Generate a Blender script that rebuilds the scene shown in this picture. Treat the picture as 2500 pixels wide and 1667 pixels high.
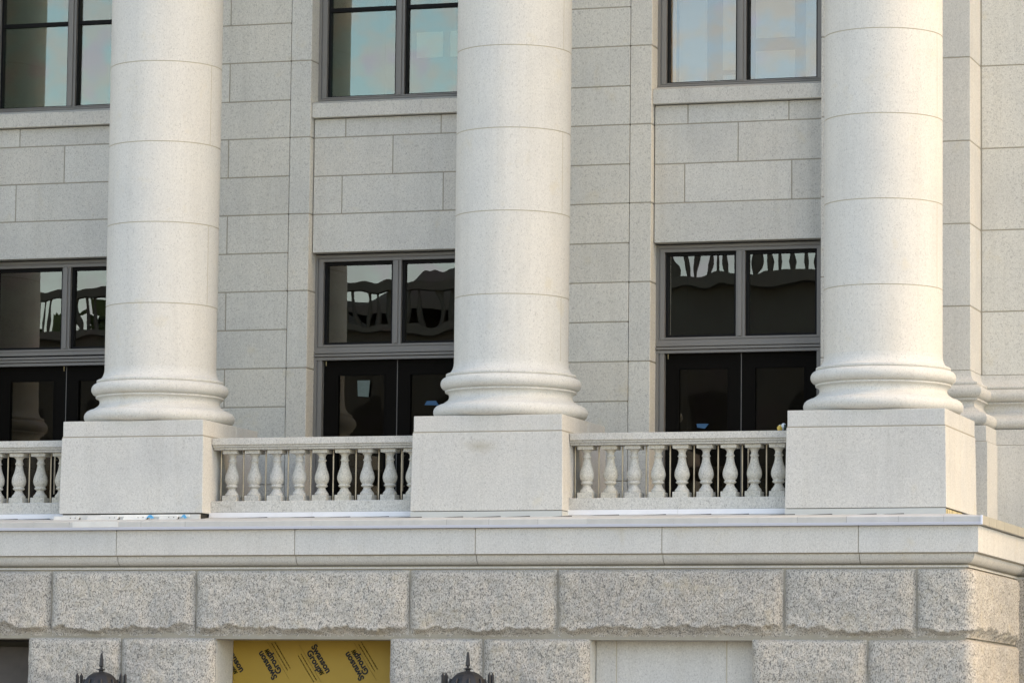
import bpy, bmesh, math, random
from math import radians, sin, cos, pi, exp, floor
from mathutils import Vector, Matrix, noise
random.seed(7)
for o in list(bpy.data.objects): bpy.data.objects.remove(o)
S = 1.3                                   # metres per drawing unit
scn = bpy.context.scene
# ------------------------------------------------------------------ camera
yw, pt, ro = radians(-17.4532), radians(5.8945), radians(0.6255)
C0 = Vector((10.70, -33.342, -2.066))
fw = Vector((sin(yw)*cos(pt), cos(yw)*cos(pt), sin(pt)))
r1 = Vector((cos(yw), -sin(yw), 0)); u1 = r1.cross(fw)
R2 = r1*cos(ro)+u1*sin(ro); U2 = -r1*sin(ro)+u1*cos(ro)
cam_d = bpy.data.cameras.new('camera'); cam = bpy.data.objects.new('camera', cam_d)
scn.collection.objects.link(cam)
mw = Matrix((( R2.x, U2.x, -fw.x, C0.x*S), (R2.y, U2.y, -fw.y, C0.y*S), (R2.z, U2.z, -fw.z, C0.z*S), (0,0,0,1)))
cam.matrix_world = mw
cam_d.sensor_width = 36; cam_d.lens = 135.38; cam_d.clip_start = .5; cam_d.clip_end = 2000
scn.camera = cam
# ------------------------------------------------------------------ world, sun, exposure
SUN_EL, SUN_AZ = 41.0, 2.0               # azimuth measured from +X towards the viewer's side (-Y)
w = bpy.data.worlds.new('World'); scn.world = w; w.use_nodes = True
nt = w.node_tree; bg = nt.nodes['Background']
sky = nt.nodes.new('ShaderNodeTexSky'); sky.sky_type = 'NISHITA'; sky.sun_disc = False
sky.sun_elevation = radians(SUN_EL); sky.sun_rotation = radians(90+SUN_AZ)
sky.air_density = 1.0; sky.dust_density = 1.0; sky.ozone_density = 0.3; sky.altitude = 1300
nt.links.new(sky.outputs[0], bg.inputs[0]); bg.inputs[1].default_value = 0.15
sd = bpy.data.lights.new('sun', 'SUN'); sun = bpy.data.objects.new('sun', sd); scn.collection.objects.link(sun)
sd.energy = .5; sd.angle = radians(30); sd.color = (1.0, .77, .38)
dv = Vector((cos(radians(SUN_AZ))*cos(radians(SUN_EL)), -sin(radians(SUN_AZ))*cos(radians(SUN_EL)), sin(radians(SUN_EL))))
sun.rotation_euler = dv.to_track_quat('Z', 'Y').to_euler()
scn.view_settings.view_transform = 'Standard'; scn.view_settings.look = 'None'
scn.view_settings.exposure = 1.93; scn.view_settings.gamma = 1
scn.view_settings.use_white_balance = True; scn.view_settings.white_balance_temperature = 9200; scn.view_settings.white_balance_tint = 16
# ------------------------------------------------------------------ materials
def nodes(name):
    m = bpy.data.materials.new(name); m.use_nodes = True
    n = m.node_tree.nodes; b = n['Principled BSDF']; return m, m.node_tree, b
def ramp(nt, fac, stops, interp='LINEAR'):
    r = nt.nodes.new('ShaderNodeValToRGB'); r.color_ramp.interpolation = interp
    e = r.color_ramp.elements
    while len(e) < len(stops): e.new(.5)
    for k, (p, c) in enumerate(stops):
        e[k].position = p; e[k].color = (c[0], c[1], c[2], 1) if not isinstance(c, (int, float)) else (c, c, c, 1)
    nt.links.new(fac, r.inputs[0]); return r.outputs[0]
def mixc(nt, a, b, f, t='MIX'):
    m = nt.nodes.new('ShaderNodeMix'); m.data_type = 'RGBA'; m.blend_type = t
    for s, v in ((m.inputs[6], a), (m.inputs[7], b), (m.inputs[0], f)):
        if hasattr(v, 'links') or hasattr(v, 'is_linked'): nt.links.new(v, s)
        elif isinstance(v, (int, float)): s.default_value = v
        else: s.default_value = (*v, 1)
    return m.outputs[2]
def tex(nt, kind, scale, detail=2, rough=.5, vec=None, sub=None):
    t = nt.nodes.new('ShaderNodeTex'+kind); t.inputs['Scale'].default_value = scale
    if kind == 'Noise': t.inputs['Detail'].default_value = detail; t.inputs['Roughness'].default_value = rough
    if vec is not None: nt.links.new(vec, t.inputs['Vector'])
    return t
def granite(name, base, fleck, fleck_amt, grain, mottle=.06, bump=.15, bscale=45, stain=True, sc=1.0, smudge=None, streak=0):
    m, nt, b = nodes(name)
    g = nt.nodes.new('ShaderNodeNewGeometry'); pos = g.outputs['Position']
    mp = nt.nodes.new('ShaderNodeMapping'); mp.inputs['Scale'].default_value = (1, 1, .62); nt.links.new(pos, mp.inputs['Vector']); ps = mp.outputs[0]
    n1 = tex(nt, 'Noise', 46*sc, 2, .7, ps)
    n2 = tex(nt, 'Noise', 1.1, 5, .62, pos)
    n3 = tex(nt, 'Noise', 88*sc, 1, .5, ps)
    n6 = tex(nt, 'Noise', 66*sc, 2, .6, ps)
    c = mixc(nt, base, [x*(1-grain) for x in base], ramp(nt, n1.outputs[0], [(.40, 0), (.62, 1)]))
    c = mixc(nt, c, [min(1, x*(1+grain*.9)) for x in base], ramp(nt, n3.outputs[0], [(.50, 0), (.64, .9)]))
    # low-frequency cloudiness, slightly warm/cool
    c = mixc(nt, c, ramp(nt, n2.outputs[0], [(.3, (1-mottle*1.1, 1-mottle, 1-mottle*.8)), (.5, (1, 1, 1)), (.7, (1+mottle*.6, 1+mottle*.4, 1+mottle*.2))]), 1.0, 'MULTIPLY')
    c = mixc(nt, c, fleck, ramp(nt, n6.outputs[0], [(.5+.16*(1-fleck_amt), 0), (.5+.16*(1-fleck_amt)+.05, .9)]))
    at = nt.nodes.new('ShaderNodeAttribute'); at.attribute_name = 'tone'; at.attribute_type = 'GEOMETRY'
    c = mixc(nt, c, at.outputs['Color'], 1.0, 'MULTIPLY')
    if stain:
        n4 = tex(nt, 'Noise', 2.6, 3, .7, pos)
        c = mixc(nt, c, [base[0]*.97, base[1]*.88, base[2]*.70], ramp(nt, n4.outputs[0], [(.56 if streak == 0 else .62, 0), (.74, .45 if streak == 0 else .3)]))
    if streak:
        ms = nt.nodes.new('ShaderNodeMapping'); ms.inputs['Scale'].default_value = (5, 5, .35); nt.links.new(pos, ms.inputs['Vector'])
        n8 = tex(nt, 'Noise', 1, 4, .65, ms.outputs[0])
        c = mixc(nt, c, ramp(nt, n8.outputs[0], [(.36, (1-streak*1.3, 1-streak*1.4, 1-streak*1.6)), (.52, (1, 1, 1))]), 1.0, 'MULTIPLY')
    if smudge:
        for (px, py, pz, rx, rz, am) in smudge:
            sub = nt.nodes.new('ShaderNodeVectorMath'); sub.operation = 'SUBTRACT'; nt.links.new(pos, sub.inputs[0]); sub.inputs[1].default_value = (px*S, py*S, pz*S)
            sc_ = nt.nodes.new('ShaderNodeVectorMath'); sc_.operation = 'MULTIPLY'; nt.links.new(sub.outputs[0], sc_.inputs[0]); sc_.inputs[1].default_value = (1/(rx*S), 1/(.3*S), 1/(rz*S))
            n7 = tex(nt, 'Noise', 1.3, 4, .65, sc_.outputs[0])
            ln = nt.nodes.new('ShaderNodeVectorMath'); ln.operation = 'LENGTH'; nt.links.new(sc_.outputs[0], ln.inputs[0])
            ad = nt.nodes.new('ShaderNodeMath'); ad.operation = 'ADD'; nt.links.new(ln.outputs['Value'], ad.inputs[0]); nt.links.new(n7.outputs[0], ad.inputs[1])
            c = mixc(nt, c, [base[0]*.66, base[1]*.60, base[2]*.50], ramp(nt, ad.outputs[0], [(.45, am), (1.35, 0)]))
    nt.links.new(c, b.inputs['Base Color']); b.inputs['Roughness'].default_value = .85
    b.inputs['Specular IOR Level'].default_value = .25
    bp = nt.nodes.new('ShaderNodeBump'); bp.inputs['Strength'].default_value = bump; bp.inputs['Distance'].default_value = .004
    nb = tex(nt, 'Noise', bscale, 3, .7, pos); nt.links.new(nb.outputs[0], bp.inputs['Height'])
    nt.links.new(bp.outputs[0], b.inputs['Normal'])
    return m
def plain(name, col, rough=.5, metal=0, spec=.5, var=.05, vs=6):
    m, nt, b = nodes(name)
    g = nt.nodes.new('ShaderNodeNewGeometry'); n = tex(nt, 'Noise', vs, 4, .6, g.outputs['Position'])
    c = mixc(nt, [x*(1-var) for x in col], [min(1, x*(1+var)) for x in col], n.outputs[0])
    at = nt.nodes.new('ShaderNodeAttribute'); at.attribute_name = 'tone'; at.attribute_type = 'GEOMETRY'
    c = mixc(nt, c, at.outputs['Color'], 1.0, 'MULTIPLY')
    nt.links.new(c, b.inputs['Base Color']); b.inputs['Roughness'].default_value = rough
    b.inputs['Metallic'].default_value = metal; b.inputs['Specular IOR Level'].default_value = spec
    return m
M = {}
M['ashlar'] = granite('ashlar_granite', (.605, .597, .548), (.42, .41, .38), .42, .11, mottle=.08, streak=.035)
M['column'] = granite('column_granite', (.610, .600, .555), (.46, .45, .42), .36, .07, mottle=.06, streak=.03)
M['ped'] = granite('pedestal_granite', (.560, .552, .515), (.41, .40, .375), .38, .10, mottle=.08, streak=.035,
                   smudge=[(-.07, 0, .58, .34, .16, .75), (-2.62, .2, .07, .10, .05, .3)])
M['baluster'] = granite('baluster_granite', (.540, .530, .488), (.34, .335, .31), .42, .15, streak=.05, smudge=[(-2.62, .2, .07, .12, .05, .45)])
M['rock'] = granite('rock_faced_granite', (.48, .452, .40), (.15, .145, .135), .70, .30, mottle=.14, bump=.7, bscale=24, sc=1.05)
M['mortar'] = plain('mortar', (.33, .305, .25), .95, var=.15, vs=9)
M['col_mortar'] = plain('column_mortar', (.46, .42, .33), .95, var=.1)
M['frame'] = plain('grey_aluminium', (.20, .192, .178), .45, var=.04)
M['sash'] = plain('black_sash', (.008, .008, .008), .6, spec=.15)
M['doorframe'] = plain('door_paint', (.007, .0062, .0052), .7, spec=.05)
M['rod'] = plain('steel_rod', (.42, .36, .27), .4, .6)
M['flash'] = plain('white_flashing', (.68, .685, .69), .4, .0, var=.08)
M['flash2'] = plain('grey_green_flashing', (.47, .485, .46), .45, .0, var=.03)
M['membrane'] = plain('ledge_membrane', (.50, .495, .465), .6, var=.16, vs=7)
M['drip'] = plain('drip_edge', (.46, .48, .53), .4, .0, var=.03)
M['iron'] = plain('black_iron', (.022, .023, .026), .5, .3, var=.2)
M['gap'] = plain('dark_gap_and_shadow', (.02, .018, .015), .9)  # real gaps, and the painted shadows of laps and tabs
M['tape'] = plain('blue_tape', (.02, .11, .22), .6)
M['bluebits'] = plain('blue_film', (.05, .36, .62), .5)
M['paper'] = plain('paper', (.10, .14, .125), .7, var=.15, vs=20)
M['ply'] = plain('yellow_board', (.37, .235, .032), .55, var=.07, vs=4)
M['ink'] = plain('black_ink', (.012, .012, .010), .7)
M['greenink'] = plain('green_ink', (.015, .06, .025), .7)
M['fineink'] = plain('fine_ink', (.16, .10, .02), .7)
M['yellow'] = plain('yellow_plastic', (.62, .42, .08), .5, var=.2, vs=60)
M['whitep'] = plain('white_plastic', (.62, .70, .74), .4, var=.1)
M['greenp'] = plain('green_plastic', (.008, .03, .018), .4)
M['wood'] = plain('shim_wood', (.50, .42, .24), .8, var=.5, vs=40)
M['concrete'] = plain('paving', (.27, .26, .24), .9, var=.1)
M['greypanel'] = plain('stained_grey_panel', (.085, .075, .068), .7, var=.5, vs=3)
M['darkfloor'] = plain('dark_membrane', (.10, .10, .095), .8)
M['grass'] = plain('lawn', (.25, .25, .22), .9)
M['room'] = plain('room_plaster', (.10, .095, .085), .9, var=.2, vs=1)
M['curtain'] = plain('lit_room_curtain', (.85, .42, .12), .8, var=.3, vs=5)  # orange brightened to stand in for the lit room
M['opp'] = plain('opposite_stone', (.095, .092, .080), .9, var=.35, vs=.35)
M['leaf'] = plain('far_foliage', (.09, .13, .05), .9, var=.5, vs=1.2)
m, nt, b = nodes('ceiling_lamp'); b.inputs['Emission Color'].default_value = (.75, 1, .85, 1); b.inputs['Emission Strength'].default_value = 1.6; M['lamp'] = m
def glass(name, refl, tint, trans, bump, bs, tint2=(.9, .9, .86)):
    m = bpy.data.materials.new(name); m.use_nodes = True; nt = m.node_tree; nt.nodes.clear()
    out = nt.nodes.new('ShaderNodeOutputMaterial'); mx = nt.nodes.new('ShaderNodeMixShader')
    gl = nt.nodes.new('ShaderNodeBsdfGlossy'); gl.inputs['Roughness'].default_value = .0; gl.inputs['Color'].default_value = (*tint, 1)
    tr = nt.nodes.new('ShaderNodeBsdfTransparent'); tr.inputs['Color'].default_value = (*trans, 1)
    g = nt.nodes.new('ShaderNodeNewGeometry')
    mp = nt.nodes.new('ShaderNodeMapping'); mp.inputs['Scale'].default_value = (1, 1, .55); nt.links.new(g.outputs['Position'], mp.inputs['Vector'])
    n = tex(nt, 'Noise', bs, 1, .4, mp.outputs[0])
    bp = nt.nodes.new('ShaderNodeBump'); bp.inputs['Strength'].default_value = 1; bp.inputs['Distance'].default_value = bump
    nt.links.new(n.outputs[0], bp.inputs['Height']); nt.links.new(bp.outputs[0], gl.inputs['Normal'])
    mx.inputs[0].default_value = refl
    n5 = tex(nt, 'Noise', .9, 3, .6, g.outputs['Position'])
    mq = nt.nodes.new('ShaderNodeMapping'); mq.inputs['Scale'].default_value = (1, 1, 1.6); nt.links.new(g.outputs['Position'], mq.inputs['Vector'])
    n5.inputs['Scale'].default_value = 1.5; nt.links.new(mq.outputs[0], n5.inputs['Vector'])
    cc = mixc(nt, tint, tint2, ramp(nt, n5.outputs[0], [(.40, 0), (.58, 1)]))
    n9 = tex(nt, 'Noise', 1.9, 2, .5, g.outputs['Position'])
    cc = mixc(nt, cc, (1.0, .84, .90), ramp(nt, n9.outputs[0], [(.55, 0), (.68, .7)]))
    nt.links.new(cc, gl.inputs['Color'])
    nt.links.new(tr.outputs[0], mx.inputs[1]); nt.links.new(gl.outputs[0], mx.inputs[2]); nt.links.new(mx.outputs[0], out.inputs[0])
    return m
M['glass_up'] = glass('window_glass', .118, (.74, 1.0, .97), (.85, .87, .82), .0005, 2.0, (.98, .95, .84))
M['glass_warm'] = glass('window_glass_warm', .150, (.80, .90, .92), (.80, .80, .78), .0005, 2.0, (1.0, .86, .74))
M['glass_lo'] = glass('transom_glass', .115, (.95, 1.0, .95), (.3, .33, .3), .0013, 1.9)
M['glass_door'] = glass('door_glass', .06, (.9, .85, .75), (.55, .5, .42), .003, 2.0)
# ------------------------------------------------------------------ mesh helpers
class MB:
    def __init__(s): s.v = []; s.f = []; s.m = []; s.t = []; s.sm = []
    def add(s, vs, fs, mi=0, tone=1.0, smooth=False):
        o = len(s.v); s.v += [tuple(p) for p in vs]
        for f in fs: s.f.append([i+o for i in f]); s.m.append(mi); s.t.append(tone); s.sm.append(smooth)
    def box(s, x0, x1, y0, y1, z0, z1, mi=0, tone=1.0, bev=0.0):
        if bev <= 0:
            v = [(x0,y0,z0),(x1,y0,z0),(x1,y1,z0),(x0,y1,z0),(x0,y0,z1),(x1,y0,z1),(x1,y1,z1),(x0,y1,z1)]
            s.add(v, [(0,3,2,1),(4,5,6,7),(0,1,5,4),(1,2,6,5),(2,3,7,6),(3,0,4,7)], mi, tone)
        else:
            bm = bmesh.new(); bmesh.ops.create_cube(bm, size=1)
            for p in bm.verts: p.co = Vector(((x0+x1)/2+p.co.x*(x1-x0), (y0+y1)/2+p.co.y*(y1-y0), (z0+z1)/2+p.co.z*(z1-z0)))
            bmesh.ops.bevel(bm, geom=bm.edges[:], offset=bev, segments=1, affect='EDGES')
            s.bm(bm, mi, tone)
    def bm(s, bm, mi=0, tone=1.0, smooth=False):
        bm.verts.index_update(); bm.normal_update()
        s.add([p.co[:] for p in bm.verts], [[q.index for q in f.verts] for f in bm.faces], mi, tone, smooth); bm.free()
    def ring(s, x0, x1, z0, z1, wd, y0, y1, mi=0, wb=None, wt=None):
        wb = wd if wb is None else wb; wt = wd if wt is None else wt
        s.box(x0, x0+wd, y0, y1, z0, z1, mi); s.box(x1-wd, x1, y0, y1, z0, z1, mi)
        if wb > 0: s.box(x0+wd, x1-wd, y0, y1, z0, z0+wb, mi)
        if wt > 0: s.box(x0+wd, x1-wd, y0, y1, z1-wt, z1, mi)
    def lathe(s, prof, cx=0, cy=0, n=48, mi=0, tone=1.0, caps=True, smooth=True):
        o = []
        for r, z in prof:
            for k in range(n):
                a = 2*pi*k/n; o.append((cx+r*cos(a), cy+r*sin(a), z))
        fs = []
        for j in range(len(prof)-1):
            for k in range(n):
                k2 = (k+1) % n; fs.append((j*n+k, j*n+k2, (j+1)*n+k2, (j+1)*n+k))
        s.add(o, fs, mi, tone, smooth)
        if caps:
            s.add([o[k] for k in range(n)], [tuple(range(n-1, -1, -1))], mi, tone)
            L = (len(prof)-1)*n; s.add([o[L+k] for k in range(n)], [tuple(range(n))], mi, tone)
    def tube(s, a, b, r0, r1=None, n=8, mi=0):
        r1 = r0 if r1 is None else r1; a = Vector(a); b = Vector(b); d = (b-a).normalized()
        x = d.orthogonal().normalized(); y = d.cross(x); v = []
        for p, r in ((a, r0), (b, r1)):
            for k in range(n): v.append((p+x*r*cos(2*pi*k/n)+y*r*sin(2*pi*k/n))[:])
        s.add(v, [(k, (k+1) % n, n+(k+1) % n, n+k) for k in range(n)], mi, 1, True)
        s.add(v, [tuple(range(n-1, -1, -1)), tuple(range(n, 2*n))], mi)
    def sweep(s, prof, path, mi=0, tone=1.0, smooth=False):
        # prof: (outward offset, z); path: list of (x, y, nx, ny) where n is the mitred outward direction
        P = len(prof)
        for i in range(len(path)-1):          # one strip per wall face so that the mitres stay crisp
            v = [(x+nx*a, y+ny*a, z) for (x, y, nx, ny) in path[i:i+2] for a, z in prof]
            s.add(v, [(j, P+j, P+j+1, j+1) for j in range(P-1)], mi, tone, smooth)
ROOT = {}
def empty(name, loc, label=None, cat=None, group=None, kind=None):
    o = bpy.data.objects.new(name, None); scn.collection.objects.link(o); o.location = [c*S for c in loc]
    o.empty_display_size = .2; tag(o, label, cat, group, kind); return o
def tag(o, label=None, cat=None, group=None, kind=None):
    if label: o['label'] = label
    if cat: o['category'] = cat
    if group: o['group'] = group
    if kind: o['kind'] = kind
    return o
def org(o):
    p = Vector((0, 0, 0))
    while o is not None: p += o.location; o = o.parent
    return p
def build(mb, name, mats, parent=None, loc=None, autosm=None):
    """link mb as ONE mesh object; mb is drawn in scene units, children become local to their parent"""
    if not isinstance(mats, (list, tuple)): mats = [mats]
    base = org(parent) if parent else Vector((0, 0, 0))
    l = Vector(loc)*S-base if loc is not None else Vector((0, 0, 0))
    off = base+l
    me = bpy.data.meshes.new(name)
    me.from_pydata([(x*S-off.x, y*S-off.y, z*S-off.z) for x, y, z in mb.v], [], mb.f)
    for mt in mats: me.materials.append(M[mt])
    me.polygons.foreach_set('material_index', mb.m); me.polygons.foreach_set('use_smooth', mb.sm)
    at = me.attributes.new('tone', 'FLOAT_COLOR', 'CORNER'); cl = []
    for f, t in zip(mb.f, mb.t):
        c = (t, t, t, 1) if isinstance(t, (int, float)) else (*t, 1)
        cl += list(c)*len(f)
    at.data.foreach_set('color', cl); me.update()
    o = bpy.data.objects.new(name, me); scn.collection.objects.link(o); o.location = l
    if parent: o.parent = parent
    return o
def copy_tree(o, parent=None):
    c = o.copy(); scn.collection.objects.link(c); c.parent = parent
    for ch in [x for x in bpy.data.objects if x.parent == o]: copy_tree(ch, c)
    return c
def rt(a=.06):                           # random per-stone tone, faintly warm or cool
    k = 1+random.uniform(-a, a*.6); wq = random.uniform(-.012, .012)
    return (k+wq, k, k-wq)
def box_obj(name, mat, parent, *a, **k):
    mb = MB(); mb.box(*a, **k); return build(mb, name, mat, parent)

W = 2.187                                  # porch wall plane
L = 3.516                                  # column spacing
G = .0055                                  # half joint
ZT = 9.2                                   # top of the porch
courses = [-.10, .41, .794, 1.178, 1.562, 1.946, 2.330, 2.712, 3.098, 3.480, 3.866, 4.245, 4.637, 5.022]
while courses[-1] < ZT-.2: courses.append(courses[-1]+.3855)
def ashlar(mb, rects, yf, depth=.12, mi=0, g=G):
    for x0, x1, z0, z1 in rects:
        mb.box(x0+g, x1-g, yf+random.uniform(-.001, .001), yf+depth, z0+g, z1-g, mi, rt(), bev=.0035)
# ================================================================== the building
bld = empty('stone_building', (0, W, -2.4), 'pale granite porch wall with grey framed windows and black doors behind the columns', 'building')
bays = [-2.5*L, -1.5*L-.02, -.5*L, .5*L]
LX = lambda c: .055 if abs(c+1.5*L+.02) < 1e-6 else 0      # the left bay's opening is a little wider on its far side
LZ = lambda c: .022 if abs(c+1.5*L+.02) < 1e-6 else 0
HO = .838; HS = 1.053                      # half opening, half opening + strip
# piers between the bays
mb = MB()
for pc in (-3*L, -2*L, -L, 0, L):
    x0, x1 = pc-(L/2-HS), pc+(L/2-HS)
    if pc == L: x1 = 3.05
    rr = []
    for i in range(len(courses)-1):
        z0, z1 = courses[i], courses[i+1]
        if i % 2 == 1 and pc != L: rr += [(x0-.001, pc+.05, z0, z1), (pc+.05, x1+.001, z0, z1)]
        else: rr.append((x0-.001, x1+.001, z0, z1))
    # joints fall in alternate courses: shift so 1.178-1.562 carries one
    ashlar(mb, rr, W)
    mb.box(x0+.012, x1-.012, W+.004, W+.3, courses[0], ZT, 1)
build(mb, 'pier_wall', ['ashlar', 'mortar'], bld)
# strips (projecting surrounds)
mb = MB()
sz = [-.10, .794, 1.562, 2.330, 3.098, 3.866, 4.637, 5.42, 6.2, 7.0, 7.8, 8.6, ZT]
for c in bays:
    for s in (-1, 1):
        a, b_ = sorted((c+s*HO-(LX(c) if s < 0 else 0), c+s*HS-(LX(c) if s < 0 else 0)))
        rr = [(a, b_-.001, sz[i], sz[i+1]) if s > 0 else (a+.001, b_, sz[i], sz[i+1]) for i in range(len(sz)-1)]
        for x0, x1, z0, z1 in rr: mb.box(x0, x1, W, W+.33, z0+G, z1-G, 0, rt(.035), bev=.004)
        mb.box(a+.006, b_-.008, W+.004, W+.32, sz[0], ZT, 1)
build(mb, 'surround_strip', ['ashlar', 'mortar'], bld)
# spandrels with sills
Ysp = W+.095
for c in bays:
    mb = MB(); x0, x1 = c-HO-LX(c)+.004, c+HO-.004; dzb = LZ(c)
    ashlar(mb, [(x0, x1, 2.712, 3.098), (x0, c-.53, 3.098, 3.480), (c-.53, c+.53, 3.098, 3.480), (c+.53, x1, 3.098, 3.480),
                (x0, c+.0, 3.480, 3.866), (c, x1, 3.480, 3.866), (x0, c-.5, 3.866, 4.06), (c-.5, c+.5, 3.866, 4.06), (c+.5, x1, 3.866, 4.06)], Ysp, depth=.30)
    mb.v = [(p[0], p[1], p[2]+dzb) for p in mb.v]
    mb.box(x0+.004, x1-.004, Ysp+.004, Ysp+.28, 2.722+dzb, 4.05+dzb, 1)
    build(mb, 'spandrel', ['ashlar', 'mortar'], bld)
    mb = MB(); mb.box(c-HO-LX(c)+.003, c+HO-.003, Ysp-.062, Ysp+.30, 4.062+dzb, 4.205+dzb, 0, rt(), bev=.004)
    # sloping wash
    v = [(c-HO-LX(c)+.003, Ysp-.058, 4.206+dzb), (c+HO-.003, Ysp-.058, 4.206+dzb), (c+HO-.003, W+.24, 4.262+dzb), (c-HO-LX(c)+.003, W+.24, 4.262+dzb)]
    mb.add(v, [(0, 1, 2, 3)], 0); build(mb, 'window_sill', ['ashlar'], bld)
    mb = MB(); ashlar(mb, [(x0, x1, 6.9, 7.6), (x0, x1, 7.6, 8.4), (x0, x1, 8.4, ZT)], Ysp, depth=.3); build(mb, 'upper_spandrel', 'ashlar', bld)
# window units
def profile_frame(mb, x0, x1, z0, z1, yf, wb=.034, wt=.085, side=.085):
    # stepped aluminium casing: each step a ring standing a little further back
    st = side/3
    mb.ring(x0, x1, z0, z1, st, yf, yf+.16, 0, wb=wb*.5, wt=wt*.45)
    mb.ring(x0+st, x1-st, z0+wb*.5, z1-wt*.45, st*.45, yf+.016, yf+.16, 0, wb=wb*.2, wt=wt*.15)
    mb.ring(x0+st*1.45, x1-st*1.45, z0+wb*.7, z1-wt*.6, st*1.55, yf+.006, yf+.16, 0, wb=wb*.3, wt=wt*.4)
for bi, c in enumerate(bays):
    cx = c+(.02 if bi == 2 else 0)
    x0, x1 = c-HO-LX(c), c+HO; yf = W+.205; dzb = LZ(c)
    # --- upper window
    z0, z1 = 4.258+dzb, 6.9
    mb = MB(); profile_frame(mb, x0, x1, z0, z1, yf)
    mb.box(cx-.044, cx+.044, yf+.012, yf+.16, z0+.0345, z1-.086, 0); mb.box(cx-.018, cx+.018, yf-.006, yf+.011, z0+.036, z1-.088, 0)
    win = build(mb, 'window', 'frame', bld)
    mb = MB(); gx0, gx1 = x0+.0855, x1-.0855; ya, yb = yf+.05, yf+.11
    for a, b_ in ((gx0, cx-.0445), (cx+.0445, gx1)):
        mb.ring(a, b_, z0+.0345, z1-.0865, .021, ya, yb, 0, wb=.014)
        mb.box(a+.021, b_-.021, ya+.002, yb-.002, 5.163, 5.20, 0)
    build(mb, 'sash', 'sash', win)
    mb = MB(); yg = yf+.085
    for a, b_ in ((gx0+.018, cx-.063), (cx+.063, gx1-.018)):
        for p, q in ((z0+.046, 5.17), (5.193, z1-.1)):
            pm = MB(); pm.box(a, b_, yg, yg+.008, p, q); build(pm, 'pane', 'glass_warm' if bi == 3 else 'glass_up', win)
    # --- transom window over the doors
    z0, z1 = 1.745+dzb*.7, 2.703+dzb
    mb = MB(); profile_frame(mb, x0, x1, z0, z1, yf, wb=.062, wt=.066)
    mb.box(cx-.044, cx+.044, yf+.012, yf+.16, z0+.063, z1-.067, 0); mb.box(cx-.020, cx+.016, yf-.006, yf+.011, z0+.066, z1-.070, 0)
    tw = build(mb, 'transom_window', 'frame', bld)
    mb = MB()
    for a, b_ in ((gx0, cx-.0445), (cx+.0445, gx1)): mb.ring(a, b_, z0+.0625, z1-.0665, .026, ya, yb, 0, wt=.03)
    build(mb, 'sash', 'sash', tw)
    for a, b_ in ((gx0+.022, cx-.066), (cx+.066, gx1-.022)):
        pm = MB(); pm.box(a, b_, yg, yg+.008, z0+.085, z1-.092); build(pm, 'pane', 'glass_lo', tw)
    # --- double doors below a moulded head
    zd = 1.652
    mb = MB()
    mb.box(x0, x1, yf-.004, yf+.16, 1.722, 1.7445, 0); mb.box(x0, x1, yf+.03, yf+.16, 1.712, 1.7215, 0)
    mb.box(x0, x1, yf-.010, yf+.16, 1.690, 1.7115, 0); mb.box(x0, x1, yf+.028, yf+.16, 1.680, 1.6895, 0)
    mb.box(x0, x1, yf-.002, yf+.16, 1.654, 1.6795, 0)
    for s in (-1, 1):
        for k, (wa, wb_, dy) in enumerate(((0, .03, 0), (.03, .045, .016), (.045, .085, .006))):
            ho = HO+(LX(c) if s < 0 else 0); a, b_ = sorted((c+s*(ho-wa), c+s*(ho-wb_))); mb.box(a, b_, yf+dy, yf+.16, -.1, 1.653, 0)
    dr = build(mb, 'entrance_doors', 'frame', bld)
    for s in (-1, 1):
        ho = HO+(LX(c) if s < 0 else 0); a, b_ = sorted((cx+s*.004, c+s*(ho-.0865)))
        ga, gb = sorted((cx+s*.125, cx+s*.63))
        mb = MB(); y0, y1 = yf+.065, yf+.11
        mb.box(a, ga, y0, y1, -.08, zd, 0); mb.box(gb, b_, y0, y1, -.08, zd, 0)
        mb.box(ga, gb, y0, y1, 1.516, zd, 0); mb.box(ga, gb, y0, y1, -.08, .16, 0)
        mb.ring(ga, gb, .16, 1.516, .012, y0-.006, y0+.02, 0)
        leaf = build(mb, 'door', 'doorframe', dr)
        hb = MB(); hx = cx+s*.085; hb.tube((hx, y0-.05, .35), (hx, y0-.05, .75), .010); hb.tube((hx, y0-.05, .40), (hx, y0, .40), .008); hb.tube((hx, y0-.05, .70), (hx, y0, .70), .008); build(hb, 'handle', 'rod', dr)
        pm = MB(); pm.box(ga+.005, gb-.005, yf+.088, yf+.095, .165, 1.51); build(pm, 'pane', 'glass_door', dr)
    mb = MB(); mb.box(cx-.0035, cx+.0035, yf+.062, yf+.09, -.08, zd, 0, .7); build(mb, 'meeting_strip', 'frame', dr)
    if bi > 0:
        mb = MB(); tx = x0+.115 if bi != 1 else cx-.02
        mb.tube((tx, yf+.045, zd-.001), (tx, yf+.045, zd-.05), .006, .003, mi=0); build(mb, 'wedge', 'wood', dr)
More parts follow.
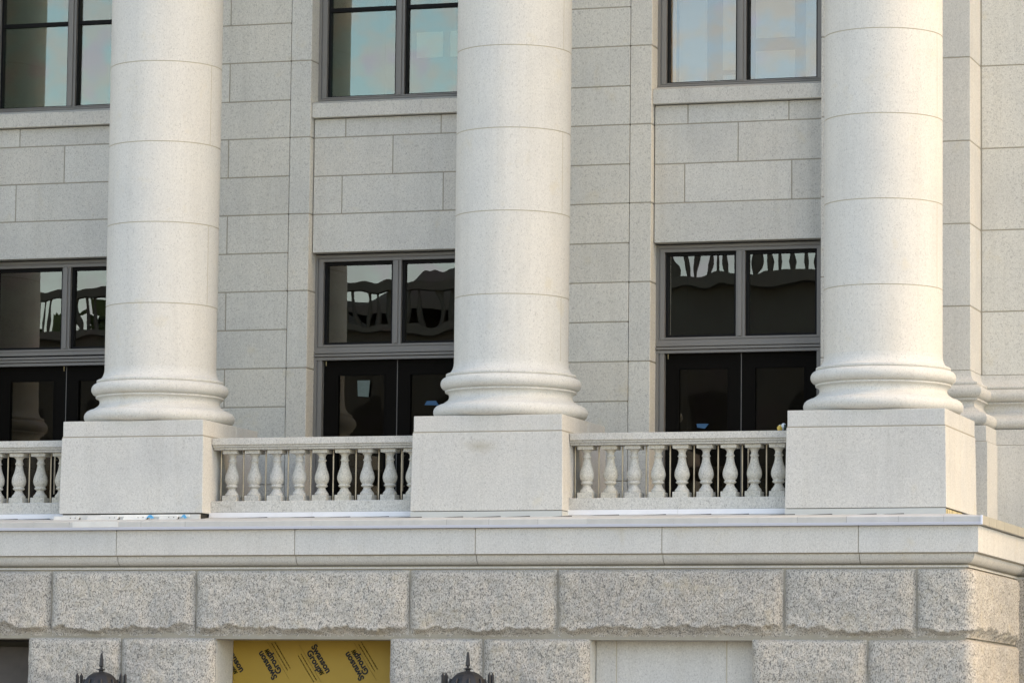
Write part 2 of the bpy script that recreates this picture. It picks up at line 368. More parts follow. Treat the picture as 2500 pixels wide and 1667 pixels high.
# interior rooms behind
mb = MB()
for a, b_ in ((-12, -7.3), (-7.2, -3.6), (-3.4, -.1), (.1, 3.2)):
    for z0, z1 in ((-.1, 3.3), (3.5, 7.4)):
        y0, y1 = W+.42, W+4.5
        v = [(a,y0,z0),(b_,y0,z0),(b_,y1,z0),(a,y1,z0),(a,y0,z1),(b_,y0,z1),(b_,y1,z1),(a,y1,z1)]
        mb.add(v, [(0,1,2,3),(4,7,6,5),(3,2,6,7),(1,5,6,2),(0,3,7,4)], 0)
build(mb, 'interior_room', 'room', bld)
mb = MB()
mb.box(-12, 3.3, W+4.6, W+4.8, -.1, ZT, 0); mb.box(-12.1, -12, W, W+4.8, -.1, ZT); mb.box(-12, 3.3, W+.4, W+4.6, ZT, ZT+.1)
build(mb, 'rear_wall', 'ashlar', bld)
mb = MB(); mb.box(-5.15, -4.55, W+2.0, W+2.25, 5.72, 5.77, 0); build(mb, 'ceiling_lamp', 'lamp', bld)
mb = MB()
for k in range(5):
    mb.box(.985+k*.013, .996+k*.013-.002, W+.40+.012*(k % 2), W+.44, 4.2, 6.8, 0)
build(mb, 'curtain', 'curtain', bld)
M['added_pale_panel'] = plain('added_cream_panel', (.50, .46, .37), .9, var=.1)  # cream panels added behind the glass for its pale, warm patches
for (a, b_, z0, z1, y) in ((1.06, 1.34, 4.0, 6.9, .5), (1.50, 1.72, 4.45, 5.6, .5), (1.50, 1.72, 4.0, 4.40, .5), (1.83, 2.22, 4.0, 4.62, .5), (1.83, 2.22, 4.75, 6.9, .5), (2.33, 2.56, 4.0, 6.9, .5),
                        (-1.80, -1.52, 4.78, 5.04, .9), (-1.44, -1.2, 4.78, 5.04, .9)):
    mb = MB(); mb.box(a, b_, W+y, W+y+.01, z0, z1, 0); build(mb, 'added_pale_panel', 'added_pale_panel', bld)
# anta (flat pilaster behind the last column) and the wing wall
YA, YW = 2.10, 2.63; AX = 4.05
dz = [-.10, .727, .875, 1.29, 2.012, 2.79, 3.575, 4.37, 5.15, 5.93, 6.7, 7.5, 8.3, ZT]
mb = MB()
for i in range(3, len(dz)-1):
    t = rt(.02); z0, z1 = dz[i]+G, dz[i+1]-G
    if i == 3: z0 = 1.41
    mb.box(2.98, AX, YA, YW+.3, z0, z1, 0, t, bev=.004)
mb.box(2.985, AX-.004, YA+.004, YW+.3, 1.3, ZT, 1)
build(mb, 'corner_pilaster', ['ped', 'mortar'], bld)
mb = MB()
for i in range(3, len(dz)-1):
    z0, z1 = dz[i]+G, dz[i+1]-G
    if i == 3: z0 = 1.41
    for k, (x0, x1) in enumerate(((AX+.012, 5.6+(i % 2)*.9), (5.6+(i % 2)*.9, 9), (9, 13))):
        mb.box(x0+(G if k else 0), x1-G, YW, YW+.3, z0, z1, 0, rt(.02), bev=.004)
mb.box(AX, 13, YW+.005, YW+.3, 1.3, ZT, 1)
mb.box(AX, 13, YW+.3, YW+.6, -.1, ZT, 0)
build(mb, 'wing_wall', ['ashlar', 'mortar'], bld)
# attic-base profile (offset outward from the shaft face, z)
def torus_prof(zc, hr, r_in, r_out, n=9):
    return [(r_in+(r_out-r_in)*cos(-pi/2+pi*k/n), zc+hr*sin(-pi/2+pi*k/n)) for k in range(n+1)]
base_prof = [(.0, .877)]+torus_prof(.942, .068, .11, .187)+[(.104, 1.010), (.101, 1.019)]
base_prof += [(.040+.061*(1-sin(pi/2*k/7))**1.2, 1.019+.066*k/7) for k in range(1, 8)]+[(.043, 1.102), (.053, 1.115), (.068, 1.123), (.078, 1.126), (.079, 1.141), (.066, 1.143)]
base_prof += torus_prof(1.206, .061, .06, .122)+[(.073, 1.270), (.073, 1.293), (.070, 1.296)]
base_prof += [(.070*(1-sin(pi/2*k/6)), 1.296+.11*(1-cos(pi/2*k/6))) for k in range(1, 7)]
pathA = [(2.98, YA, 0, -1), (AX, YA, 1, -1), (AX, YW, 1, -1), (13, YW, 0, -1)]
mb = MB(); mb.sweep(base_prof, pathA, 0, 1.0, True); o = build(mb, 'base_moulding', 'ped', bld)
mb = MB()
mb.sweep([(.178, .7325), (.178, .8715), (.173, .876), (0, .876)], pathA, 0, .99)
mb.sweep([(.174, .722), (.174, .737)], pathA, 1)
mb.sweep([(.190, -.1), (.190, .722), (.186, .7265), (.17, .7265)], pathA, 0, 1.01)
build(mb, 'wall_plinth', ['ped', 'mortar'], bld)
# entablature, porch ceiling and roof above the picture
mb = MB()
mb.box(-12, 4.2, .1, 1.25, 9.0, 10.4, 0); mb.box(-12, 4.5, -.3, .1, 10.0, 10.5, 0); mb.box(-12, 4.0, 1.25, W+.6, 9.2, 9.5, 0)
mb.box(-12, 13, YW-.1, YW+.6, 9.2, 10.6, 0)
build(mb, 'entablature', 'column', bld)
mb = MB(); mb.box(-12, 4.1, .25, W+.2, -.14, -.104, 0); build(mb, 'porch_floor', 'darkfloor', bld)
# ------------------------------------------------------------------ ledge and cornice
crn = empty('cornice', (0, 0, -.5), 'smooth granite cornice with a thin metal drip edge running under the balustrade and round the right corner', 'cornice')
PX = L+.71                                 # face of the last pedestal
pathB = [(-12, 0, 0, -1), (PX, 0, 1, -1), (PX, 2.45, 1, -1), (13, 2.45, 0, -1)]
mb = MB()
js = [-12, -8.8, -7.03, -5.27, -3.50, -1.735, 0.0, 1.74, 3.517, PX+.349]
for i in range(len(js)-1):
    x0, x1 = js[i], js[i+1]; t = rt(.03); last = i == len(js)-2
    a, z0, z1 = .349, -.410, -.178
    if not last: mb.box(x0+.004, x1-.004, -a, .2, z0, z1, 0, t, bev=.002)
    else: mb.box(x0+.004, x1, -a, 2.45-a-.01, z0, z1, 0, t, bev=.002)
mb.box(-12, PX+.34, -.343, 2.1, -.408, -.19, 1)
mb.box(PX+.2, 13, 2.45-.349, 2.6, -.41, -.178, 0)
# ovolo under the fascia
ov = [(.31, -.4085)]+[(.222+.088*cos(pi/2*k/7), -.418-.088*sin(pi/2*k/7)) for k in range(8)]+[(.214, -.508), (.214, -.514)]
for i in range(len(js)-1):
    x0, x1 = js[i], js[i+1]
    if i < len(js)-2: mb.sweep(ov, [(x0+.003, 0, 0, -1), (x1-.003, 0, 0, -1)], 0, rt(.02), True)
mb.sweep(ov, [(3.517+.003, 0, 0, -1), (PX, 0, 1, -1), (PX, 2.45, 1, -1), (13, 2.45, 0, -1)], 0, .98, True)
mb.sweep([(.26, -.5145), (.246, -.5155), (.246, -.5345), (.0, -.5365)], pathB, 0, 1.02)
mb.sweep([(.318, -.41), (.21, -.53)], pathB, 1)
build(mb, 'stone_moulding', ['ped', 'mortar'], crn)
# ledge: sheets of membrane ending in a drip edge
mb = MB(); x = -12; k = 0
while x < PX+.386:
    wd = random.choice((.40, .44, .36, .46)); x1 = min(x+wd, PX+.386)
    t = 1+random.uniform(-.05, .06)
    if x > 3.3: t = (1.0*t, 1.02*t, 1.07*t)
    y = -.386-random.uniform(0, .002)
    ic = PX-.3; v = [(min(x, ic), .3, -.022), (min(x1-.0015, ic), .3, -.022), (x1-.0015, -.372, -.094), (x, -.372, -.094), (x, y, -.103), (x1-.0015, y, -.103), (x, y, -.152), (x1-.0015, y, -.152)]
    mb.add(v, [(3, 2, 1, 0), (4, 5, 2, 3), (6, 7, 5, 4)], 0, t)
    x = x1; k += 1
build(mb, 'membrane_sheet', 'membrane', crn)
mb = MB(); y = .0; mb.box(PX+.2, PX+.380, -.38, 2.05, -.172, -.101, 0, .9)
yy = -.386
while yy < 2.06:
    y1 = min(yy+.36, 2.064); t = 1+random.uniform(-.05, .05)
    mb.box(PX+.378, PX+.388+random.uniform(0, .002), yy, y1-.010, -.170, -.092, 0, (.80*t, .76*t, .66*t)); yy = y1
mb.add([(PX+.380, -.376, -.097), (PX+.380, 2.06, -.097), (PX-.3, 2.06, -.023), (PX-.3, .3, -.023)], [(0, 1, 2, 3)], 0)
mb.box(PX+.35, 13, 2.45-.386, 2.6, -.164, -.094, 0)
build(mb, 'side_sheet', 'membrane', crn)
mb = MB(); mb.sweep([(.388, -.150), (.391, -.155), (.391, -.1745), (.352, -.1765)], pathB[:2], 0); mb.box(PX+.378, PX+.394, -.392, -.372, -.172, -.092, 0, 1.6); build(mb, 'drip_edge', 'drip', crn)
# ------------------------------------------------------------------ metal flashings along the foot
def flashing(x0, x1, y, z0, z1, mat, label, group, tilt=.012):
    mb = MB(); n = max(1, int((x1-x0)/.9)); xs = [x0+(x1-x0)*i/n for i in range(n+1)]
    for i in range(n):
        dzr = random.uniform(-.0015, .0015)
        a, b_ = xs[i]+.001, xs[i+1]-.001
        v = [(a, y-tilt, z0+dzr), (b_, y-tilt, z0-dzr), (b_, y, z1), (a, y, z1), (b_, y+.05, z1+.002), (a, y+.05, z1+.002), (b_, y, z0-.004), (a, y, z0-.004)]
        mb.add(v, [(0, 1, 2, 3), (3, 2, 4, 5), (7, 6, 1, 0)], 0, 1+random.uniform(-.02, .02))
    o = build(mb, 'metal_flashing', mat, None, loc=((x0+x1)/2, y, z0))
    return tag(o, label, 'flashing', group)
PC = [-2*L, -L+.008, -.009, L-.010]        # pedestal centres
HW = .71
gF = 'metal flashing strips along the foot of the balustrade and pedestals'
flashing(-6.31, PC[1]-HW-.006, .165, -.035, .012, 'flash', 'bright white flashing strip at the foot of the left cropped balustrade', gF)
flashing(PC[1]+HW+.012, PC[2]-HW-.012, .165, -.035, .012, 'flash', 'bright white flashing strip at the foot of the balustrade between first and second pedestals', gF)
flashing(PC[2]+HW+.012, PC[3]-HW-.012, .165, -.035, .012, 'flash', 'bright white flashing strip at the foot of the balustrade between second and third pedestals', gF)
flashing(PC[2]-HW-.014, PC[2]+HW+.012, -.028, -.066, -.006, 'flash2', 'dull grey green flashing strip under the middle pedestal', gF, .004)
flashing(PC[3]-HW-.014, PC[3]+HW+.014, -.028, -.066, -.006, 'flash2', 'dull grey green flashing strip under the right corner pedestal', gF, .004)
# return piece at right of middle pedestal and the shim on the corner
mb = MB(); mb.box(PC[2]+HW+.003, PC[2]+HW+.016, -.027, .16, -.062, -.006, 0); o = build(mb, 'metal_flashing', 'flash2', None, loc=(PC[2]+HW, 0, -.06)); tag(o, 'short cream return of flashing round the right side of the middle pedestal', 'flashing', gF)
mb = MB()
for k in range(22):
    y0 = -.02+k*.034; mb.box(PC[3]+HW+.003, PC[3]+HW+.012+random.uniform(0, .004), y0, y0+.030, -.075, -.012, 0, random.uniform(.75, 1.2))
o = build(mb, 'timber_shim', 'wood', None, loc=(PC[3]+HW, .3, -.07)); tag(o, 'ribbed yellowish shim strip in the gap under the sunlit side of the corner pedestal', 'shim')
# loose membrane tabs under the first pedestal
gT = 'loose membrane tabs under the first pedestal'
tabs = [(-4.27, -4.02, 'first'), (-3.93, -3.62, 'second'), (-3.56, -3.33, 'third'), (-3.20, -3.02, 'fourth')]
tl = ['grey membrane tab with rounded end at the far left under the first pedestal', 'grey membrane tab with a curled corner, left of the blue film scrap', 'white bright membrane tab just left of the larger blue scrap', 'pale membrane tab between the two blue scraps']
for (a, b_, q), lb in zip(tabs, tl):
    mb = MB(); n = 14; v = []; w_ = b_-a
    outline = [(a, -.024), (b_-.02, -.022), (b_, -.032), (b_, -.050), (b_-.025, -.062), (a+.06, -.068), (a+.035, -.078), (a+.008, -.074), (a-.012, -.064)]
    yf = -.030-random.uniform(.0, .006)
    for px, pz in outline: v.append((px, yf-.25*(-.024-pz), pz+random.uniform(-.002, .002)))
    for px, pz in outline: v.append((px, yf+.02-.25*(-.024-pz), pz))
    m_ = len(outline); fs = [tuple(range(m_-1, -1, -1)), tuple(range(m_, 2*m_))]+[(i, (i+1) % m_, m_+(i+1) % m_, m_+i) for i in range(m_)]
    mb.add(v, fs, 0, random.uniform(1.12, 1.3) if q != 'third' else 1.45)
    mb.add([(p[0]+.006, p[1]+.010, p[2]-.006) for p in v], fs, 1)  # dark offset copy of the tab stands in for its contour shadow
    for hx in (b_-.04, b_-.09): mb.box(hx, hx+.006, yf-.012, yf, -.043, -.037, 1)
    o = build(mb, 'membrane_tab', ['membrane', 'gap'], None, loc=((a+b_)/2, yf, -.05)); tag(o, lb, 'membrane tab', gT)
mb = MB(); mb.box(PC[1]-HW+.02, PC[1]+HW-.01, -.016, .05, -.078, -.012, 0, 1.1); mb.box(PC[1]-.30, PC[1]+.6, -.020, -.015, -.034, -.012, 0, 1.5)
mb.box(PC[1]-.42, PC[1]+.04, -.391, -.380, -.150, -.096, 0, 1.30)
o = build(mb, 'membrane_upstand', 'membrane', None, loc=(PC[1], 0, -.08)); tag(o, 'torn off white membrane upstand along the foot of the first pedestal', 'membrane')
for (a, lb) in ((-3.335, 'larger scrap of bright blue film under the first pedestal'), (-2.985, 'small scrap of bright blue film near the right corner of the first pedestal')):
    mb = MB(); sc_ = 1 if a < -3.2 else .75
    mb.add([(a, -.052, -.050), (a+.03*sc_, -.05, -.018), (a+.055*sc_, -.052, -.016), (a+.085*sc_, -.054, -.047), (a+.05*sc_, -.056, -.053), (a+.035*sc_, -.05, -.038),
            (a, -.045, -.050), (a+.03*sc_, -.045, -.018), (a+.055*sc_, -.045, -.016), (a+.085*sc_, -.045, -.047), (a+.05*sc_, -.045, -.053), (a+.035*sc_, -.045, -.038)],
           [(5, 4, 3, 2, 1, 0), (6, 7, 8, 9, 10, 11), (0, 1, 7, 6), (1, 2, 8, 7), (2, 3, 9, 8), (3, 4, 10, 9), (4, 5, 11, 10), (5, 0, 6, 11)], 0)
    o = build(mb, 'blue_film_scrap', 'bluebits', None, loc=(a, -.05, -.05)); tag(o, lb, 'film scrap', 'scraps of blue film under the first pedestal')
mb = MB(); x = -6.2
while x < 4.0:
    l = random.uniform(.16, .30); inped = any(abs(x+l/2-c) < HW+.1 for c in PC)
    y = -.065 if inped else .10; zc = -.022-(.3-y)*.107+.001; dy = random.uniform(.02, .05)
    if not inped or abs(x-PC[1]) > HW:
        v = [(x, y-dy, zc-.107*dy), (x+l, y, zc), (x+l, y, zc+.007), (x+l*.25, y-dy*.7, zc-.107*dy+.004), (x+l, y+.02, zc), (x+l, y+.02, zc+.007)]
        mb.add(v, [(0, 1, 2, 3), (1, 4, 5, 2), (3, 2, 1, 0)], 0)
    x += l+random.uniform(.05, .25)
build(mb, 'lap_shadow', 'gap', crn)  # thin dark wedges painted in as the shadows under the laps
# ------------------------------------------------------------------ pedestals and columns
def pedestal(cx, label):
    e = empty('pedestal', (cx, .7, 0), label, 'pedestal', 'square granite pedestals under the columns')
    mb = MB(); z0 = .0
    # die, a little battered
    def bat(x0, x1, y0, y1, z0, z1, b, mi=0, tone=1.0):
        bm = bmesh.new(); bmesh.ops.create_cube(bm, size=1)
        for p in bm.verts:
            k = b if p.co.z < 0 else 0
            p.co = Vector(((x1+k if p.co.x > 0 else x0-k), (y1+k if p.co.y > 0 else y0-k), z1 if p.co.z > 0 else z0))
        bmesh.ops.bevel(bm, geom=bm.edges[:], offset=.004, segments=1, affect='EDGES'); mb.bm(bm, mi, tone)
    t = rt(.02)
    bat(cx-HW-.008, cx+HW+.006, -.006, .674, 0, .7165, .010, 0, t); bat(cx-HW-.008, cx+HW+.006, .682, 1.416, 0, .7165, .010, 0, rt(.02))
    mb.box(cx-HW-.004, cx+HW+.002, .0, 1.40, .0, .73, 1)
    build(mb, 'die', ['ped', 'mortar'], e)
    mb = MB(); mb.box(cx-HW, cx+HW, 0, .836, .7265, .872, 0, rt(.02), bev=.004); mb.box(cx-HW, cx+HW, .843, 1.41, .7265, .872, 0, rt(.02), bev=.004)
    mb.box(cx-HW+.004, cx+HW-.004, .004, 1.405, .72, .868, 1)
    build(mb, 'plinth', ['ped', 'mortar'], e)
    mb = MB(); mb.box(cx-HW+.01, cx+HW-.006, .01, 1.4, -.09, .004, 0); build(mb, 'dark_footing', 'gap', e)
    return e
pl = ['pedestal out of the picture at the far left, seen only mirrored in the window', 'leftmost pedestal of the three, with loose white membrane along its foot',
      'middle pedestal of the three, with a faint brown stain on its upper face', 'right corner pedestal of the three, its right side warm and sunlit']
for c, lb in zip(PC, pl): pedestal(c, lb)
R0 = .533; CY = .66; SEAM = radians(-90+76)
rings = [1.23, 2.001, 2.772, 3.543, 4.314, 5.085, 5.856, 6.627, 7.398, 8.169, 8.94]
def column(cx, par, label):
    e = empty('column', (cx, CY, .872), label, 'column', 'round granite columns of the porch')
    mb = MB(); N = 96
    def rr(z): return R0*(1.0+.004*min(1, max(0, (z-1.4)/2.5)))-(.0 if z < 6 else (z-6)*.012)
    for i in range(len(rings)-1):
        z0, z1 = rings[i], rings[i+1]
        if i == 0: z0 = 1.40
        seam = (i+par) % 2 == 0; t = rt(.032); n_ = 8
        ang = [SEAM+2*pi*k/N for k in range(N)]
        if seam:
            d = .0035/R0
            ang = sorted([SEAM-d, SEAM+d, SEAM+pi-d, SEAM+pi+d]+[SEAM+2*pi*k/N for k in range(1, N) if k != N//2])
        nn = len(ang); zz = [z0+(0 if i == 0 else .004)]+[z0+(z1-z0)*k/n_ for k in range(1, n_)]+[z1-.004]
        v = [(cx+rr(z)*cos(a), CY+rr(z)*sin(a), z) for z in zz for a in ang]
        for j in range(len(zz)-1):
            for k in range(nn):
                k2 = (k+1) % nn
                am = ang[k]; isj = seam and (abs(am-(SEAM-d)) < 1e-6 or abs(am-(SEAM+pi-d)) < 1e-6)
                mb.f.append([len(mb.v)+q for q in (j*nn+k, j*nn+k2, (j+1)*nn+k2, (j+1)*nn+k)]); mb.m.append(1 if isj else 0); mb.t.append((.93, .92, .88) if isj else t); mb.sm.append(True)
        mb.v += v
        # recessed joint above
        mb.lathe([(rr(z1), z1-.004), (rr(z1)-.004, z1-.003), (rr(z1)-.004, z1+.003), (rr(z1), z1+.004)], cx, CY, 96, 1, 1.0, caps=False)
    build(mb, 'shaft', ['column', 'col_mortar'], e)
    mb = MB(); pr = [(R0+a, z) for a, z in base_prof]; pr[0] = (.6, .873)
    mb.lathe(pr, cx, CY, 128, 0, rt(.015), caps=False)
    build(mb, 'base', 'column', e)
    mb = MB(); mb.lathe([(.46, 8.93), (.55, 8.95), (.56, 9.0)], cx, CY, 48); build(mb, 'capital', 'column', e)
    return e
CC = [-2*L, -L+.002, .004, L+.008]
cl = ['column out of the picture at the far left, seen only mirrored in the window', 'leftmost column of the three, its base just left of the first full balustrade',
      'middle column of the three, standing between the two full balustrades', 'rightmost column of the three, brightest, at the building corner']
for c, p, lb in zip(CC, (1, 1, 0, 1), cl): column(c, p, lb)
# faint brown stain on the middle pedestal (thin wash in the stone)
# ------------------------------------------------------------------ balustrades
bal_prof = [(.064, .176), (.066, .183), (.066, .190), (.060, .200), (.046, .216), (.037, .235), (.034, .246), (.046, .252), (.056, .260), (.057, .266), (.050, .274), (.047, .280),
            (.053, .287), (.063, .305), (.069, .330), (.068, .350), (.062, .378), (.050, .410), (.040, .442), (.035, .470), (.033, .492), (.040, .497), (.041, .505), (.034, .511), (.031, .530), (.034, .545), (.042, .556), (.050, .563), (.050, .568)]
YB = .345
def baluster_mesh(cx, e):
    mb = MB(); h = .072
    mb.box(cx-h, cx+h, YB-h, YB+h, .1215, .176, 0, 1.0, bev=.003)
    mb.lathe(bal_prof, cx, YB, 28, 0, 1.0, caps=False)
    h = .073; mb.box(cx-h, cx+h, YB-h, YB+h, .568, .6035, 0, 1.0, bev=.003)
    return build(mb, 'baluster', 'baluster', e, loc=(cx, YB, .1215))
first = None; firstrod = None; variants = []
def balustrade(x0, x1, xs, label, rods):
    global first, firstrod
    e = empty('balustrade', ((x0+x1)/2, YB, .02), label, 'balustrade', 'granite balustrades between the pedestals')
    mb = MB()
    mb.box(x0, x1, .20, .49, .6475, .712, 0, rt(.02), bev=.004)
    mb.box(x0, x1, .218, .472, .628, .6470, 0, .97); mb.box(x0, x1, .236, .455, .6045, .6275, 0, .97, bev=.003)
    build(mb, 'handrail', 'baluster', e)
    mb = MB(); mb.box(x0, x1, .19, .50, .014, .1205, 0, rt(.02), bev=.004); mb.box(x0, x1, .25, .47, -.1, .0135, 0)
    build(mb, 'base_rail', 'baluster', e)
    for x in xs:
        if first is None: first = baluster_mesh(x, e)
        else:
            o = first.copy(); scn.collection.objects.link(o); o.parent = e; o.location = Vector((x*S, YB*S, .1215*S))-org(e)
            o.data = random.choice(variants)
        if not variants:
            for tv in ((1, 1, 1), (.93, .93, .92), (1.04, 1.03, 1.0), (.97, .96, .92), (1.0, .97, .90)):
                me = first.data.copy(); n_ = len(me.loops); a_ = me.attributes['tone']; a_.data.foreach_set('color', [tv[0], tv[1], tv[2], 1]*n_); variants.append(me)
    for x in rods:
        if firstrod is None:
            mb = MB(); mb.tube((x, YB, .1207), (x, YB, .604), .0072, n=8); firstrod = build(mb, 'rod', 'rod', e, loc=(x, YB, .1207))
        else:
            o = firstrod.copy(); scn.collection.objects.link(o); o.parent = e; o.location = Vector((x*S, YB*S, .1207*S))-org(e)
    return e
SP = .2243
b1 = [-1.5*L+k*SP for k in range(-4, 5)]
balustrade(PC[0]+HW+.012, PC[1]-HW-.014, [x+.005 for x in b1], 'cropped balustrade at the left edge with only three balusters in view', [-1.5*L+(k-.5)*SP for k in range(-4, 6)])
b2 = [-1.735+k*SP for k in range(-4, 5)]
balustrade(PC[1]+HW+.012, PC[2]-HW-.014, b2, 'balustrade between the left and middle pedestals, with thin rods between its balusters', [-1.735+(k-.5)*SP for k in range(-4, 6)])
b3 = [1.738+k*SP for k in range(-4, 5)]
balustrade(PC[2]+HW+.012, PC[3]-HW-.014, b3, 'balustrade between the middle and right pedestals, with a small colourful bundle on its rail', [1.738+(k-.5)*SP for k in range(-4, 6)])
# bundle of plastic on the rail
def blob(mb, c, r, mi, sx=1, sz=1, seed=0):
    bm = bmesh.new(); bmesh.ops.create_icosphere(bm, subdivisions=3, radius=1)
    for p in bm.verts:
        n = noise.noise(p.co*2.2+Vector((seed, 0, 0)))*.45+noise.noise(p.co*6+Vector((0, seed, 0)))*.18
        p.co = Vector((c[0]+p.co.x*r*sx*(1+n), c[1]+p.co.y*r*(1+n), c[2]+p.co.z*r*sz*(1+n)))
    mb.bm(bm, mi, 1.0, True)
be = empty('plastic_bundle', (2.675, .33, .713), 'small crumpled bundle of yellow, white and green plastic at the rail end', 'litter')
mb = MB(); blob(mb, (2.648, .33, .738), .024, 0, .95, 1.3, 1); build(mb, 'yellow_wrap', 'yellow', be)
mb = MB(); blob(mb, (2.646, .35, .766), .012, 0, 1.1, .8, 2); blob(mb, (2.678, .34, .757), .026, 0, .9, 1.15, 3); build(mb, 'white_wrap', 'whitep', be)
mb = MB(); blob(mb, (2.702, .31, .748), .018, 0, .6, 1.5, 4); build(mb, 'green_wrap', 'greenp', be)
# taped paper and painter's tape on the doors
def slab(name, pts, y, mat, label, cat, group=None):
    mb = MB(); n = len(pts); v = [(a, y, b_) for a, b_ in pts]+[(a, y+.003, b_) for a, b_ in pts]
    mb.add(v, [tuple(range(n)), tuple(range(2*n-1, n-1, -1))]+[((i+1) % n, i, n+i, n+(i+1) % n) for i in range(n)], 0)
    cxx = sum(p[0] for p in pts)/n; o = build(mb, name, mat, None, loc=(cxx, y, pts[0][1])); return tag(o, label, cat, group)
YD = W+.205+.084
DX = -.034*.0
slab('paper_notice', [(-2.155, 1.452), (-2.147, 1.295), (-2.035, 1.287), (-2.022, 1.452)], YD-.026, 'paper', 'small pale paper notice taped inside the glass of the middle bay left door', 'notice')
slab('tape_strip', [(-1.425, 1.238), (-1.45, 1.198), (-1.30, 1.192), (-1.33, 1.238)], YD-.026, 'tape', 'blue tape strip on the middle bay right door glass, above the rail', 'tape', 'blue tape strips on the door glass')
slab('tape_strip', [(1.318, .975), (1.325, .938), (1.40, .925), (1.44, .972)], YD-.026, 'tape', 'blue tape strip low on the right bay left door glass', 'tape', 'blue tape strips on the door glass')
slab('tape_strip', [(-4.98, 1.19), (-5.01, 1.11), (-4.80, 1.11), (-4.80, 1.19)], YD-.026, 'tape', 'blue tape strip on the left bay door beside the first column base', 'tape', 'blue tape strips on the door glass')
# ------------------------------------------------------------------ rock faced base storey
rk = empty('rock_faced_wall', (0, 0, -3.2), 'rugged rock faced granite base wall of large blocks under the cornice', 'wall')
YR = -.215
def rock_block(mb, x0, x1, z0, z1, bulge=.085, side=None, seed=0, endL=True, endR=True, drop=True, tone=1.0, cz=0):
    """quarry-faced block; path runs along the front and, for the corner block, round onto the side face"""
    res = .0105
    Lf = x1-x0; Ls = (side if side else 0); Lt = Lf+Ls
    nu = int(Lt/res)+1; nv = int((z1-z0)/res)+1
    v = []; rc = .022
    for j in range(nv+1):
        zz = z0+(z1-z0)*j/nv
        for i in range(nu+1):
            s_ = Lt*i/nu
            if not side or s_ < Lf-rc: px, py, nx, ny = x0+s_, YR, 0, -1
            elif s_ > Lf+rc: px, py, nx, ny = x1, YR+(s_-Lf), 1, 0
            else:
                a = (s_-(Lf-rc))/(2*rc)*pi/2; px = x1-rc+rc*sin(a); py = YR+rc-rc*cos(a); nx, ny = sin(a), -cos(a)
            P_ = Vector((px*2.1+seed, py*2.1, zz*2.1))
            big = noise.noise(P_*.8)*.5+noise.noise(P_*1.9)*.4
            mid = noise.noise(P_*5.0)*.5+noise.noise(P_*11)*.30
            fine = noise.noise(P_*26)*.45+noise.noise(P_*52)*.3
            rough = .044*big+.020*mid+.009*fine
            dl = s_ if endL else 9; dr = Lt-s_ if endR else 9
            edge_n = .022*noise.noise(Vector((seed+3, zz*9, px)))
            dt = z1-zz
            e = (1-exp(-max(0, dl+edge_n*.6)/.034))*(1-exp(-max(0, dr+edge_n*.6)/.038))*(1-exp(-max(0, dt)/.016))
            # ragged break just above the lower edge
            if drop:
                ln = .066+.060*noise.noise(Vector((s_*2.2+seed, 0, 1.7)))+.038*noise.noise(Vector((s_*7+seed, 2, 0)))+.020*noise.noise(Vector((s_*19, seed, 0)))+.004*noise.noise(Vector((s_*48, seed, 3)))
                q = min(1, max(0, (zz-z0-.010)/max(.03, ln)))
                crest = 1+.10*exp(-abs(q-1)*6) if q < 1 else 1
                e *= (.02+.88*q**1.2)*crest if q < 1 else 1
                if q < 1: rough += (.050*noise.noise(P_*7)+.036*noise.noise(P_*17)+.018*noise.noise(P_*40))*(1-q*.5)
                elif zz-z0 < ln+.05: rough += .010*(1-(zz-z0-ln)/.05)
            else: e *= (1-exp(-(zz-z0)/.03))
            h = (bulge+rough)*(.16+.84*e)
            v.append((px+nx*h, py+ny*h, zz))
    fs = []
    for j in range(nv):
        for i in range(nu):
            a = j*(nu+1)+i; fs.append((a, a+1, a+nu+2, a+nu+1))
    mb.add(v, fs, 0, tone, True)
    # solid behind
    m0 = YR; x1b = x1 if not side else x1-.002
    mb.box(x0+(0 if drop else .004), x1b-(0 if drop else .004), YR+.001, YR+.4, z0, z1, 0, tone)
ZU0, ZU1 = -1.155, -.545
uj = [-7.4, -5.75, -4.19, -2.739, -.654, .747, 2.828, 4.013, 4.455]
mb = MB(); g = .0055
for i in range(len(uj)-1):
    last = i == len(uj)-2
    rock_block(mb, uj[i]+g, uj[i+1]-(0 if last else g), ZU0+.008, ZU1, seed=i*3.7+1, side=2.3 if last else None, tone=rt(.07), bulge=.083 if not last else .075, endR=True)
mb.box(-12, 4.44, YR-.016, YR+.5, ZU0-.02, ZU1+.012, 1); mb.box(2.6, 4.45, YR+.4, 2.1, -3.2, ZU1+.012, 1)
build(mb, 'upper_course', ['rock', 'mortar'], rk)
ZL0 = -1.80
def pier(xs, nm, side=None, seed=0):
    mb = MB()
    for row in range(3):
        za, zb = ZL0-.62*row, (ZL0-.62*row)+.62 if row else ZU0-.010
        if row > 0: za, zb = ZL0-.62*row, ZL0-.62*(row-1)-.01
        for i in range(len(xs)-1):
            last = side and i == len(xs)-2
            if row == 0: rock_block(mb, xs[i]+(g if i else 0), xs[i+1]-(0 if last or i == len(xs)-2 else g), za, zb, seed=seed+i*5.1+row*9, side=side if last else None, tone=rt(.07), bulge=.075, drop=False)
            else: mb.box(xs[i]+g, xs[i+1]-g, YR-.06, YR+.6, za, zb, 0, rt(.03), bev=.03)
    mb.box(xs[0]+.012, xs[-1]-.012, YR-.014, YR+.62, -3.2, ZU0, 1)
    mb.box(xs[0]+.001, xs[-1]-.001, YR+.004, YR+.66, -3.2, ZU0-.004, 2)
    return build(mb, nm, ['rock', 'mortar', 'ped'], rk)
pier([-4.414, -3.475, -2.537], 'pier', seed=20)
pier([-.835, .049, 1.052], 'pier', seed=31)
